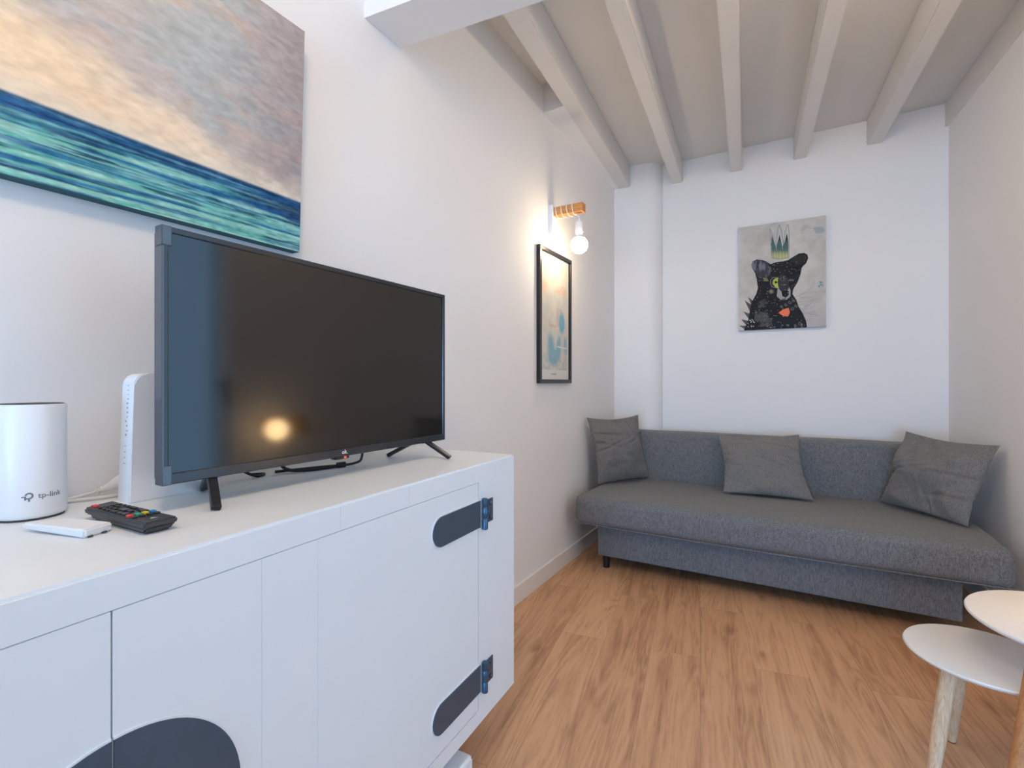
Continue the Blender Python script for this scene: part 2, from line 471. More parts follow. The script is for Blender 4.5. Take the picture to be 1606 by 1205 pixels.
# shadow gap liner behind the doors
obj('door_gap', box(.212, LC - .212, -.0215, -.012, .202, .8255), M_gap, cab)
def stadium(x0, x1, z0, z1, n=12, flip=False):
    """rounded at x1 side"""
    r = (z1 - z0) / 2; c = (z0 + z1) / 2; p = [(x0, z0)]
    for i in range(n + 1):
        a = -PI / 2 + PI * i / n
        p.append((x1 - r + r * math.cos(a), c + r * math.sin(a)))
    p.append((x0, z1)); return p
UG = 1.056
def door(u0, u1, grooves, hx):
    bm = bmesh.new(); xs = [u0] + grooves + [u1]
    for a, b in zip(xs, xs[1:]):
        add_box(bm, a + .0001, b - .0001, -.02, -.0005, .2025, .8248, bevel=.0008, seg=1)
    d = obj('door', bm, M_cab, cab)
    # half of the round handle plate
    s = 1 if hx == 0 else -1
    def half(R, y0, y1, name, mat):
        n = 40; p = []
        for i in range(n + 1):
            a = PI / 2 - PI * i / n
            p.append((UG - s * (.0012 + R * math.cos(a)), .51 + R * math.sin(a)))
        return obj(name, add_prism(bmesh.new(), p, 'y', y0, y1), mat, d)
    half(.1625, -.0005, .0010, 'plate_rim', M_top)
    half(.1595, -.0004, .0022, 'handle_plate', M_iron)
    return d
door(.212, UG - .0008, [.752, .859], 0)
door(UG + .0008, LC - .212, [1.25, 1.36], 1)
def hinge(z0):
    h = obj('hinge', add_prism(bmesh.new(), stadium(.206, .421, z0, z0 + .073), 'y', -.0005, .0035), M_iron, cab)
    obj('hinge_rim', add_prism(bmesh.new(), stadium(.209, .4245, z0 - .0035, z0 + .0765), 'y', -.0005, .0012), M_top, h)
    obj('hinge_barrel', add_lathe(bmesh.new(), [(.006, z0 - .010), (.0085, z0 - .008), (.0085, z0 + .020), (.0078, z0 + .021), (.0085, z0 + .022), (.0085, z0 + .052), (.0078, z0 + .053), (.0085, z0 + .054), (.0085, z0 + .075), (.006, z0 + .077)], 16, Matrix.Translation((.190, .0075, 0))), M_pin, h, smooth=40)
    obj('hinge_leaf', box(.136, .184, -.0005, .003, z0 + .003, z0 + .068, bevel=.001, seg=1), M_iron, h)
    for du, dz in ((.152, .016), (.152, .056), (.168, .036)):
        bm = add_lathe(bmesh.new(), [(.0062, 0), (.0058, .003), (.003, .0045), (0, .0048)], 12, Matrix.Translation((du, .003, z0 + dz)) @ Matrix.Rotation(-PI / 2, 4, 'X'))
        obj('screw', bm, M_pin, h, smooth=40)
hinge(.702); hinge(.250)
bm = bmesh.new()
cab_prism(bm, .235, LC - .235, None, -.001, 0, .098)
bmesh.ops.bevel(bm, geom=list(bm.edges), offset=.008, segments=3, affect='EDGES')
cab_prism(bm, .30, LC - .30, None, -.14, .097, .160)
obj('plinth', bm, M_cab, cab)

# ------------------------------------------------------------------ television
TX = -.93; TY0, TY1, TZ0, TZ1 = .4185, 1.1945, .9235, 1.3690
tv = thing('television', 'black flat television with dark glossy screen standing on white sideboard', 'television', (TX - .03, (TY0 + TY1) / 2, .875))
def tvl(bm): 
    bmesh.ops.translate(bm, verts=bm.verts, vec=-Vector(tv.location)); return bm
B = .011; BB = .019
bm = bmesh.new()
add_box(bm, TX - .022, TX, TY0, TY1, TZ0, TZ0 + BB, bevel=.002)
add_box(bm, TX - .022, TX, TY0, TY1, TZ1 - B, TZ1, bevel=.002)
add_box(bm, TX - .022, TX, TY0, TY0 + B, TZ0 + BB - .002, TZ1 - B + .002, bevel=.002)
add_box(bm, TX - .022, TX, TY1 - B, TY1, TZ0 + BB - .002, TZ1 - B + .002, bevel=.002)
obj('bezel', tvl(bm), M_bezel, tv)
obj('screen', tvl(box(TX - .018, TX - .0035, TY0 + B - .001, TY1 - B + .001, TZ0 + BB - .001, TZ1 - B + .001)), M_screen, tv)
bm = box(TX - .04, TX - .018, TY0 + .004, TY1 - .004, TZ0 + .004, TZ1 - .004, bevel=.006)
add_box(bm, TX - .078, TX - .035, TY0 + .11, TY1 - .11, TZ0 + .02, TZ0 + .27, bevel=.015)
obj('back_cover', tvl(bm), M_black, tv)
# clear protective film still wrapped round the left edge and corners
bm = box(TX - .0225, TX + .0006, TY0 - .0006, TY0 + .004, TZ0 + .03, TZ1 - .035, bevel=.001)
obj('edge_film', tvl(bm), M_film, tv)
for z0, z1 in ((TZ0 - .0006, TZ0 + .034), (TZ1 - .034, TZ1 + .0006)):
    obj('corner_film', tvl(box(TX - .023, TX + .0009, TY0 - .001, TY0 + .016, z0, z1, bevel=.002)), M_film, tv)
def tv_leg(ya, yf, yr):
    bm = bmesh.new()
    def strut(p, q, w):
        d = (Vector(q) - Vector(p)); L = d.length; Z = d.normalized()
        Xa = Vector((0, 1, 0)); Xa = (Xa - Z * Xa.dot(Z)).normalized(); Ya = Z.cross(Xa)
        Mx = Matrix((Xa.to_4d(), Ya.to_4d(), Z.to_4d(), (0, 0, 0, 1))).transposed()
        Mx[0][3], Mx[1][3], Mx[2][3] = p; Mx[3][3] = 1
        Mx[3][0] = Mx[3][1] = Mx[3][2] = 0
        add_box(bm, -w / 2, w / 2, -.005, .005, 0, L, Mx, bevel=.002)
    a = (TX - .03, ya, TZ0 + .012)
    strut(a, (-.874, yf, .879), .016); strut(a, (-1.062, yr, .879), .016)
    add_box(bm, a[0] - .02, a[0] + .016, ya - .012, ya + .012, TZ0 - .004, TZ0 + .03, bevel=.003)
    o = obj('leg', tvl(bm), M_black, tv)
    z = min(v.co.z for v in o.data.vertices)
    for v in o.data.vertices: v.co.z -= z if v.co.z < z + .012 else 0
tv_leg(.515, .478, .556); tv_leg(1.118, 1.146, 1.085)
MT = Matrix(((0, 0, 1, TX + .0003), (1, 0, 0, .808), (0, 1, 0, TZ0 + .0105), (0, 0, 0, 1)))
obj('logo', tvl(text_bm('ok.', .014, .0006, MT)), M_logo_w, tv)
bm = box(TX - .03, TX - .008, .79, .83, TZ0 - .008, TZ0 + .002, bevel=.003)
s = obj('sensor', tvl(bm), M_black, tv)
bm = box(TX - .0085, TX - .0072, .813, .819, TZ0 - .0060, TZ0 - .0015)
obj('indicator_light', tvl(bm), M_led, s)

# ------------------------------------------------------------------ things on the sideboard
ZS = .875
# mesh router
DC = (-1.112, .304); R = .0453
dec = thing('wifi_router', 'white cylindrical wifi router at left end of sideboard', 'router', (DC[0], DC[1], ZS))
obj('body', add_lathe(bmesh.new(), [(0, .002), (.040, .002), (.0445, .005), (R, .010), (R, .186), (.0445, .1885), (.043, .189), (.0425, .1865)], 64), M_white, dec, smooth=50)
obj('base_shadow_ring', add_lathe(bmesh.new(), [(.0, 0), (.0425, 0), (.0425, .004), (0, .004)], 48), M_grille, dec, smooth=50)  # dark disc stands in for the shade under the router
obj('top_vent', add_lathe(bmesh.new(), [(.0428, .1858), (.0428, .1892), (.041, .1900), (.0, .1905)], 48), M_grille, dec, smooth=50)
ang0 = math.atan2(-DC[1], -DC[0]) + math.radians(17)     # where the mark faces
def wrap(v):
    a = ang0 + v.x / R; rr = R + .0002 + v.z
    return Vector((rr * math.cos(a), rr * math.sin(a), .040 + v.y))
bm = text_bm('tp-link', .0125, .0004, None, lambda v: wrap(Vector((v.x + .011, v.y, v.z))))
# symbol: a ring with a tail to the left and a foot
def arc(cx, cy, r, wd, a0, a1, n=18):
    for i in range(n):
        t0 = a0 + (a1 - a0) * i / n; t1 = a0 + (a1 - a0) * (i + 1) / n
        q = [(cx + rr * math.cos(t), cy + rr * math.sin(t)) for rr, t in ((r - wd / 2, t0), (r + wd / 2, t0), (r + wd / 2, t1), (r - wd / 2, t1))]
        bm.faces.new([bm.verts.new(wrap(Vector((x, y, .0002)))) for x, y in q])
def quad(x0, x1, y0, y1):
    bm.faces.new([bm.verts.new(wrap(Vector((x, y, .0002)))) for x, y in ((x0, y0), (x1, y0), (x1, y1), (x0, y1))])
arc(-.0155, .0015, .0042, .0023, -PI * .55, PI * .95)
quad(-.0245, -.0190, -.0008, .0012); quad(-.0166, -.0143, -.0075, -.0030); quad(-.0210, -.0188, -.0050, .0012); quad(-.0210, -.0150, -.0037, -.0018)
obj('logo', bm, M_logo, dec)

# tall modem behind the television
mod = thing('modem', 'tall white modem standing upright behind left edge of television', 'modem', (-1.0885, .425, ZS))
Dm, Hm, Wm = .165, .242, .0235
prof = [(0, 0), (.0085, Hm - .022)]
for i in range(1, 9):
    a = PI - i * PI / 2 / 8
    prof.append((.0305 + .022 * math.cos(a), Hm - .022 + .022 * math.sin(a)))
for i in range(0, 9):
    a = PI / 2 - i * PI / 2 / 8
    prof.append((Dm - .03 + .022 * math.cos(a), Hm - .022 + .022 * math.sin(a)))
prof.append((Dm, 0))
bm = add_prism(bmesh.new(), prof, 'x', -Wm, Wm)
bmesh.ops.bevel(bm, geom=[x for x in bm.edges if abs(x.verts[0].co.x - x.verts[1].co.x) < 1e-5], offset=.002, segments=2, affect='EDGES')
obj('body', bm, M_white, mod)
bm = bmesh.new()
r2 = random.Random(3)
for i in range(12):
    z = .218 - i * .0085; w = r2.uniform(.0012, .0032); x = r2.uniform(-.003, .003)
    y = .0085 * z / (Hm - .022)
    add_box(bm, x - w, x + w, y - .0004, y + .0004, z, z + r2.uniform(.0012, .004))
for z in (.105, .094, .083, .072):
    y = .0085 * z / (Hm - .022)
    add_box(bm, -.005, .002, y - .0004, y + .0004, z, z + .0012)
obj('icons', bm, M_icon, mod)

# white gadget and remote: slabs given by four top corners
def slab(top4, z_top, thick, inset=.004, seg=3, bev=.004):
    bm = bmesh.new()
    T = [Vector((x, y, z_top)) for x, y in top4]; c = sum(T, Vector()) / 4
    Bt = [c + (p - c) * (1 - inset / (p - c).length) + Vector((0, 0, -thick)) for p in T]
    a = [bm.verts.new(p) for p in T]; b = [bm.verts.new(p) for p in Bt]
    bm.faces.new(a); bm.faces.new(b[::-1])
    for i in range(4): bm.faces.new([a[i], b[i], b[(i + 1) % 4], a[(i + 1) % 4]])
    bmesh.ops.bevel(bm, geom=list(bm.edges), offset=bev, segments=seg, affect='EDGES', clamp_overlap=True)
    return bm
# white access box, its underside tapering up toward the left
q = [(-1.009, .264), (-.984, .312), (-.893, .337), (-.879, .297)]
box_t = thing('set_top_receiver', 'small flat white plastic box lying in front of black remote control', 'receiver', (-.893, .290, ZS))
sub = lambda bm, o: (bmesh.ops.translate(bm, verts=bm.verts, vec=-Vector(o.location)), bm)[1]
bm = slab(q, ZS + .0138, .0102, .003, 3, .0028)
bm.verts.ensure_lookup_table()
for vtx in bm.verts:
    if vtx.co.z < ZS + .0080:                       # keel: right half reaches down to the sideboard
        t = max(0, min(1, (vtx.co.x + .970) / .05))
        vtx.co.z -= .0034 * t
obj('housing', sub(bm, box_t), M_white, box_t, smooth=45)
bm = slab([(-.948, .291), (-.938, .312), (-.907, .323), (-.898, .300)], ZS + .007, .007, .002, 1, .001)
obj('foot', sub(bm, box_t), M_white, box_t)
bm = bmesh.new()
d = (Vector((-.893, .337, 0)) - Vector((-.879, .297, 0))).normalized()
for t in (.004, .024):
    p = Vector((-.8822, .2985, 0)) + d * t
    add_box(bm, p.x - .001, p.x + .0016, p.y, p.y + .006, ZS + .0012, ZS + .0032)
obj('port', sub(bm, box_t), M_grille, box_t)

# remote control
rt = [(-1.010, .340), (-1.026, .386), (-.819, .392), (-.818, .3455)]
rem = thing('remote_control', 'black television remote control with coloured keys lying before white modem', 'remote', (-.91, .362, ZS))
bm = slab(rt, ZS + .0195, .0110, .0025, 3, .003)
obj('upper_shell', sub(bm, rem), M_remote, rem, smooth=45)
bm = slab([(-1.000, .3435), (-1.010, .380), (-.8215, .3895), (-.8205, .348)], ZS + .0125, .0125, .007, 4, .004)
obj('lower_shell', sub(bm, rem), M_remote, rem, smooth=45)
cA = Vector(((rt[0][0] + rt[1][0]) / 2, (rt[0][1] + rt[1][1]) / 2, 0)); cB = Vector(((rt[2][0] + rt[3][0]) / 2, (rt[2][1] + rt[3][1]) / 2, 0))
ax = (cB - cA).normalized(); ay = Vector((-ax.y, ax.x, 0)); LR = (cB - cA).length
def key(t, s, l, w, mat, hgt=.0030):
    c = cA + ax * (t * LR) + ay * s
    Mx = Matrix(((ax.x, ay.x, 0, c.x), (ax.y, ay.y, 0, c.y), (0, 0, 1, ZS + .0192), (0, 0, 0, 1)))
    obj('button', sub(box(-l / 2, l / 2, -w / 2, w / 2, 0, hgt, Mx, bevel=.0009, seg=2), rem), mat, rem)
key(.09, -.0115, .012, .0075, M_red)
for r_, t in enumerate((.20, .27, .34)):
    for s_ in (-.013, -.0045, .0045, .013): key(t, s_, .0085, .0062, M_key)
for t in (.41, .455):
    for s_ in (-.0135, .0135): key(t, s_, .0095, .006, M_key)
key(.435, 0, .020, .011, M_key)
for s_ in (-.0135, 0, .0135): key(.53, s_, .012, .006, M_key)
for s_ in (-.012, .012): key(.60, s_, .012, .009, M_key)
for s_, m in ((-.0155, M_red), (-.0052, M_green), (.0052, M_yellow), (.0155, M_blue)): key(.70, s_, .0095, .0072, m, .0038)
for s_ in (-.0155, -.0052, .0052, .0155): key(.765, s_, .008, .0068, M_key)
c = cA + ax * (.88 * LR)
Mx = Matrix(((-ay.x * -1, ax.x, 0, c.x), (-ay.y * -1, ax.y, 0, c.y), (0, 0, 1, ZS + .0196), (0, 0, 0, 1)))
Mx = Matrix(((ay.x, -ax.x, 0, c.x), (ay.y, -ax.y, 0, c.y), (0, 0, 1, ZS + .0196), (0, 0, 0, 1)))
obj('logo', sub(text_bm('ok.', .008, .0004, Mx), rem), M_logo_w, rem)

# cables
wc = thing('white_power_cable', 'white cable with plug lying by the wall between router and modem', 'cable', (-1.16, .40, ZS))
bm = add_tube(bmesh.new(), [(-1.181, .270, ZS + .004), (-1.182, .36, ZS + .004), (-1.174, .40, ZS + .010), (-1.150, .432, ZS + .022)], .0036)
add_tube(bm, [(-1.172, .27, ZS + .004), (-1.168, .37, ZS + .004), (-1.150, .415, ZS + .0045), (-1.150, .475, ZS + .0045)], .0032)
obj('cord', sub(bm, wc), M_cable_w, wc, smooth=True)
bm = bmesh.new()
add_tube(bm, [(-1.158, .418, ZS + .0175), (-1.146, .440, ZS + .029), (-1.138, .462, ZS + .040)], lambda t: .0055 + .0085 * smooth(.0, .7, t), 12, 6)
for i in range(4):
    p = Vector((-1.162, .411, ZS + .0145)).lerp(Vector((-1.150, .433, ZS + .025)), i / 3)
    add_tube(bm, [p, p + Vector((.0010, .0019, .0010))], .0068, 12, 0)
obj('plug', sub(bm, wc), M_cable_w, wc, smooth=50)

tc_ = thing('black_power_cable', 'black power cable looped under the television', 'cable', (-1.06, .82, ZS))
bm = add_tube(bmesh.new(), [(-1.09, .70, .96), (-1.085, .735, .915), (-1.08, .76, .886), (-1.062, .80, ZS + .0048), (-1.045, .86, ZS + .0048), (-1.035, .895, ZS + .0062)], .0042)
add_tube(bm, [(-1.105, .745, ZS + .0050), (-1.085, .80, ZS + .0050), (-1.058, .855, ZS + .0058), (-1.035, .895, ZS + .0060), (-1.025, .925, ZS + .008), (-1.02, .942, .892), (-1.018, .946, .93), (-1.018, .946, .97)], .0034)
obj('cord', sub(bm, tc_), M_cable_b, tc_, smooth=True)
d = Vector((.010, .035, 0)).normalized()
bm = add_tube(bmesh.new(), [(-1.040, .878, ZS + .0075), (-1.034, .899, ZS + .0075)], .0074, 10, 0)
obj('cable_tie', sub(bm, tc_), M_cable_b, tc_, smooth=40)
bm = add_tube(bmesh.new(), [(-1.115, .625, .96), (-1.108, .655, .905), (-1.098, .69, ZS + .005), (-1.11, .72, ZS + .0038), (-1.13, .70, ZS + .0038)], .0034)
tag(obj('antenna_cable', bm, M_cable_b, smooth=True), 'short black cable hanging behind television, nearer the left leg', 'cable')

# ------------------------------------------------------------------ pictures
# seascape on the left wall, leaning forward at its top
sy0, sy1, sz0, sz1 = -.05, .861, 1.456, 2.050
sea = thing('seascape_canvas', 'large canvas painting of turquoise sea under cloudy sky on left wall', 'painting', (-1.1996, (sy0 + sy1) / 2, sz0), 0)
tilt = .022 / (sz1 - sz0); TH = .030
def sea_pt(y, z, d): return Vector((d + (z - sz0) * tilt, y - (sy0 + sy1) / 2, z - sz0))
w, h = 380, 250
V, U = np.meshgrid(np.linspace(0, 1, h), np.linspace(0, 1, w), indexing='ij')   # v down, u to the right
n1 = fbm(w, h, 3, 5, 21); n2 = fbm(w, h, 6, 14, 31); n3 = fbm(w, h, 40, 60, 41, 3); n4 = fbm(w, h, 4, 7, 71)
vis = (U - .37) / .63
bound = .56 + .17 * vis + (n1 - .5) * .30                # lower edge of the cloud bank
img = np.zeros((h, w, 3)) + np.array((236, 214, 186))
img = blend(img, smooth(.5, .72, n1) * .6, (232, 200, 166))
img = blend(img, smooth(.45, .75, vis) * .5, (214, 200, 190))
img = blend(img, smooth(.75, .70, V) * 0 + smooth(.70, .76, V) * .5, (226, 220, 202))
cl = 1 - smooth(bound - .10, bound + .05, V)
img = blend(img, cl * .9, (182, 176, 174))
img = blend(img, cl * smooth(.48, .62, n4) * .55, (166, 180, 182))
img = blend(img, cl * smooth(.52, .40, n1) * 0 + cl * smooth(.5, .68, n2) * .55, (204, 180, 166))
img = blend(img, cl * smooth(.6, 1, vis) * smooth(.7, .1, V) * 0 + cl * smooth(.55, 1.0, vis) * .55, (146, 134, 136))
img = blend(img, smooth(.36, .15, vis) * smooth(.46, .60, V) * (1 - smooth(.66, .73, V)) * .4, (240, 212, 170))
img += (n3 - .5)[..., None] * 34
hz = .762 + .012 * vis
sea_m = smooth(hz - .006, hz + .008, V)
s1 = fbm(w, h, 3, 70, 51, 4); s2 = fbm(w, h, 6, 120, 61, 3); s3 = fbm(w, h, 2, 26, 81, 3)
d = np.clip((V - hz) / (1 - hz), 0, 1)
seac = np.zeros((h, w, 3)) + np.array((34, 98, 138))
seac = blend(seac, smooth(.22, .55, d + (s3 - .5) * .9 - .25 * (vis - .4)), (104, 180, 168))
seac = blend(seac, smooth(.52, .70, s1) * .75 * smooth(.12, .3, d), (150, 206, 196))
seac = blend(seac, smooth(.50, .36, s1) * .8, (22, 84, 142))
seac = blend(seac, smooth(.55, .70, s2) * .35, (196, 214, 200))
seac = blend(seac, smooth(.44, .32, s2) * .7, (22, 50, 84))
seac = blend(seac, smooth(.10, .0, d) * .75, (16, 52, 92))
seac = blend(seac, smooth(.6, 1, vis) * smooth(.10, .16, d) * (1 - smooth(.3, .4, d)) * .6, (22, 44, 74))
seac += (n3 - .5)[..., None] * 34 + (fbm(w, h, 60, 160, 91, 2) - .5)[..., None] * 46
img = img * (1 - sea_m[..., None]) + seac * sea_m[..., None]
picture_mesh('painting', img, lambda u, v: sea_pt(sy0 + u * (sy1 - sy0), sz1 - v * (sz1 - sz0), TH), M_paint, sea)
bm = bmesh.new()
vs = [bm.verts.new(sea_pt(y, z, d)) for d in (.0, TH - .0006) for z in (sz0, sz1) for y in (sy0, sy1)]
for q_ in ((0, 2, 3, 1), (4, 5, 7, 6), (0, 1, 5, 4), (2, 6, 7, 3), (0, 4, 6, 2), (1, 3, 7, 5)): bm.faces.new([vs[i] for i in q_])
obj('stretcher', bm, M_side, sea)

# bear picture on the back wall
bx0, bx1, bz0, bz1 = -.338, .174, 1.459, 2.173
bear = thing('bear_canvas', 'square-edged canvas print of a dark bear under a spired crown on back wall', 'painting', ((bx0 + bx1) / 2, 3.7502, bz0))
w, h = 260, 360
V, U = np.meshgrid(np.linspace(0, 1, h), np.linspace(0, 1, w), indexing='ij')
X = 105 + U * 745; tp = 217 - .1427 * (X - 105); bt = 1093 - .0473 * (X - 105); Y = tp + V * (bt - tp)   # sketch units of the picture
n1 = fbm(w, h, 3, 4, 101); n2 = fbm(w, h, 12, 16, 111); n3 = fbm(w, h, 60, 80, 121, 3)
img = np.zeros((h, w, 3)) + np.array((190, 187, 181))
img = blend(img, smooth(.45, .7, n1) * .6, (206, 202, 196))
img = blend(img, smooth(.5, .3, n1) * .5, (170, 168, 163))
img = blend(img, smooth(820, 1050, Y) * smooth(560, 700, X) * .5, (176, 172, 176))
img += (n2 - .5)[..., None] * 24
def E_(cx, cy, rx, ry): return np.clip(1.5 - np.hypot((X - cx) / rx, (Y - cy) / ry), 0, 1) * 1.6
img = blend(img, E_(790, 235, 45, 26) * smooth(.4, .55, n2), (160, 170, 172))
img = blend(img, E_(806, 700, 20, 22) * smooth(.38, .62, fbm(w, h, 40, 50, 151)), (92, 130, 138))
img = blend(img, E_(690, 235, 40, 40) * .4 * smooth(.45, .6, n2), (160, 158, 156))
rr = random.Random(5)
for i in range(26):                                       # pale scribbles at lower right
    x0 = rr.uniform(600, 640); y0 = rr.uniform(780, 960); a = rr.uniform(-.7, .5); L = rr.uniform(60, 190)
    pts = [(x0 + L * t * math.cos(a), y0 + L * t * math.sin(a) + 14 * math.sin(3 * t + i)) for t in (0, .33, .66, 1)]
    img = blend(img, line_mask(X, Y, pts, 2.0) * .5, (150, 146, 148))
for pts in ([(235, 880), (160, 832), (215, 940)], [(215, 950), (150, 930), (205, 1000)], [(205, 1010), (128, 995), (190, 1060)], [(200, 1050), (110, 1050), (180, 1090)], [(240, 840), (190, 800), (225, 880)]):
    img = blend(img, poly_mask(X, Y, pts) * .85, (66, 66, 66))
body = [(150, 1100), (195, 1000), (212, 900), (225, 850), (265, 780), (280, 730), (270, 660), (255, 600), (235, 570), (222, 530), (235, 500), (270, 485), (320, 490), (360, 505), (390, 525), (440, 508), (500, 500), (540, 490), (580, 465), (630, 435), (670, 429), (700, 443), (708, 475), (692, 515), (655, 555), (645, 610), (620, 680), (585, 740), (578, 780), (610, 830), (630, 890), (665, 950), (690, 1010), (700, 1080), (700, 1100)]
bmk = poly_mask(X, Y, body)
img = blend(img, bmk, (33, 33, 36)); img += (bmk * (n3 - .5))[..., None] * 30
img = blend(img, poly_mask(X, Y, [(222, 530), (236, 500), (270, 486), (360, 506), (395, 560), (385, 615), (335, 650), (285, 640), (252, 600)]) * (.35 + .8 * smooth(.4, .65, fbm(w, h, 30, 10, 141))), (110, 113, 126))
img = blend(img, poly_mask(X, Y, [(560, 500), (600, 462), (660, 440), (692, 455), (694, 480), (660, 530), (610, 535)]) * .5, (58, 60, 58))
img = blend(img, poly_mask(X, Y, [(255, 900), (290, 840), (350, 820), (400, 860), (420, 960), (390, 1050), (300, 1060), (250, 1000)]) * smooth(.46, .62, n2) * .6, (110, 110, 108))
img = blend(img, poly_mask(X, Y, [(410, 985), (470, 970), (600, 985), (640, 1060), (420, 1065)]) * .6, (30, 36, 48))
img = blend(img, poly_mask(X, Y, [(408, 690), (415, 660), (432, 646), (458, 640), (452, 680), (464, 738), (432, 722)]), (176, 184, 84))
img = blend(img, poly_mask(X, Y, [(422, 678), (440, 668), (452, 680), (438, 692)]), (26, 28, 26))
img = blend(img, poly_mask(X, Y, [(322, 642), (362, 642), (376, 670), (345, 672)]) * .75, (150, 150, 80))
img = blend(img, E_(398, 758, 20, 18) * .6, (140, 132, 104))
img = blend(img, poly_mask(X, Y, [(452, 735), (445, 800), (480, 830), (530, 826), (562, 800), (562, 745), (545, 715)]), (158, 158, 158))
img = blend(img, poly_mask(X, Y, [(452, 630), (480, 612), (515, 618), (545, 655), (548, 730), (530, 760), (490, 765), (462, 735)]), (56, 54, 57))
img = blend(img, line_mask(X, Y, [(470, 650), (490, 668), (515, 665)], 3) + line_mask(X, Y, [(480, 700), (505, 705), (525, 698)], 3), (96, 94, 98))
img = blend(img, poly_mask(X, Y, [(486, 765), (505, 750), (545, 752), (548, 788), (522, 810), (492, 798)]), (24, 24, 26))
img = blend(img, line_mask(X, Y, [(520, 808), (515, 822), (490, 824)], 3), (50, 50, 52))
img = blend(img, poly_mask(X, Y, [(458, 940), (500, 910), (545, 898), (557, 935), (540, 972), (500, 966)]), (236, 122, 88))
for i in range(15):                                       # dotted ring round the eye
    a = 1.2 + i * .3
    img = blend(img, E_(432 + 42 * math.cos(a), 680 + 44 * math.sin(a), 2.6, 2.6), (196, 196, 196))
for cx, cy, r0 in ((485, 885, 12), (520, 870, 14), (555, 850, 16), (585, 835, 12), (575, 905, 15), (605, 880, 13), (560, 658, 10), (580, 660, 9), (640, 1030, 18), (600, 1045, 12), (540, 1045, 10), (655, 1040, 9)):
    pts = [(cx + r0 * (1 - t / 9) * math.cos(t), cy + r0 * (1 - t / 9) * math.sin(t)) for t in np.linspace(0, 6.5, 14)]
    img = blend(img, line_mask(X, Y, pts, 2.0) * .75, (176, 178, 182))
for i in range(170):                                      # speckles of the pelt
    x, y = rr.uniform(230, 690), rr.uniform(500, 1070)
    img = blend(img, E_(x, y, *(rr.uniform(1.4, 3),) * 2) * bmk * .8, (170, 172, 178))
for i in range(14):
    img = blend(img, E_(rr.uniform(190, 255), rr.uniform(990, 1060), 3.4, 3.4), (222, 222, 222))
for x in (390, 425, 600, 655, 365): img = blend(img, E_(x, 1060 + rr.uniform(-8, 4), 7, 6) * .7, (150, 110, 112))
crown = [(386, 222), (412, 290), (432, 380), (442, 330), (456, 220), (468, 188), (482, 230), (494, 300), (500, 350), (514, 260), (526, 205), (540, 184), (550, 250), (548, 470), (470, 482), (402, 472)]
img = blend(img, poly_mask(X, Y, crown) * .55, (186, 190, 186))
tw = np.maximum.reduce([poly_mask(X, Y, p) for p in ([(404, 280), (418, 330), (440, 385), (440, 450), (400, 455), (398, 350)], [(468, 275), (482, 330), (492, 375), (492, 452), (440, 450), (444, 360), (458, 320)], [(530, 262), (542, 320), (544, 440), (492, 452), (494, 372), (514, 330)])])
img = blend(img, tw * smooth(478, 400, Y) * .9, (64, 98, 96))
img = blend(img, tw * smooth(350, 300, Y) * .8, (52, 44, 48))
img = blend(img, poly_mask(X, Y, crown) * smooth(385, 450, Y) * .7, (182, 184, 116))
for x in (415, 440, 462, 490, 515, 535): img = blend(img, line_mask(X, Y, [(x, 400), (x + 2, 476)], 1.6) * .6, (70, 84, 70))
img = blend(img, line_mask(X, Y, crown + [crown[0]], 2.0) * .7, (84, 90, 90))
bw = bx1 - bx0
picture_mesh('print', img, lambda u, v: Vector((-bw / 2 + u * bw, -.032, (1 - v) * (bz1 - bz0))), M_paint, bear)
obj('stretcher', box(-bw / 2, bw / 2, -.0314, 0, 0, bz1 - bz0), M_canvas, bear)

# framed print on the left wall
fy0, fy1, fz0, fz1 = 2.330, 2.757, 1.095, 1.842
fr = thing('framed_print', 'tall black framed abstract print with blue strokes below the wall lamp', 'framed print', (-1.2, (fy0 + fy1) / 2, fz0))
fw, fh = fy1 - fy0, fz1 - fz0; FB = .022
bm = bmesh.new()
for a in ((-fw / 2, fw / 2, 0, FB), (-fw / 2, fw / 2, fh - FB, fh), (-fw / 2, -fw / 2 + FB, FB, fh - FB), (fw / 2 - FB, fw / 2, FB, fh - FB)):
    add_box(bm, .001, .024, a[0], a[1], a[2], a[3], bevel=.002)
obj('frame', bm, M_black, fr)
obj('mount', box(.002, .010, -fw / 2 + FB - .002, fw / 2 - FB + .002, FB - .002, fh - FB + .002), M_mat, fr)
w, h = 120, 210
V, U = np.meshgrid(np.linspace(0, 1, h), np.linspace(0, 1, w), indexing='ij')
n1 = fbm(w, h, 4, 6, 201); n2 = fbm(w, h, 14, 24, 211); n3 = fbm(w, h, 10, 3, 221)
img = np.zeros((h, w, 3)) + np.array((212, 208, 196))
img = blend(img, smooth(.45, .7, n1) * .6, (224, 214, 192)); img = blend(img, smooth(.5, .3, n1) * .5, (190, 194, 190))
def E2(cx, cy, rx, ry): return np.clip(1.6 - np.hypot((U - cx) / rx, (V - cy) / ry), 0, 1) * 1.5
img = blend(img, poly_mask(U, V, [(.45, .27), (.85, .20), (.98, .26), (.9, .30), (.6, .29)]) * smooth(.35, .55, n2) * .8, (222, 180, 152))
img = blend(img, E2(.08, .27, .12, .05) * .4, (224, 184, 158))
img = blend(img, poly_mask(U, V, [(.55, .43), (.78, .43), (.78, .60), (.55, .60)]) * .5, (178, 170, 166))
img = blend(img, line_mask(U, V, [(.28, .54), (.28, .60), (.55, .605)], .012) * .6, (206, 164, 150))
img = blend(img, E2(.78, .56, .09, .075), (112, 170, 194))
for cx, cy, rx, ry in ((.32, .79, .11, .085), (.66, .80, .08, .09), (.95, .77, .08, .07), (.45, .88, .2, .06)):
    img = blend(img, E2(cx, cy, rx, ry) * (.4 + .5 * smooth(.4, .55, n3)), (126, 174, 190))
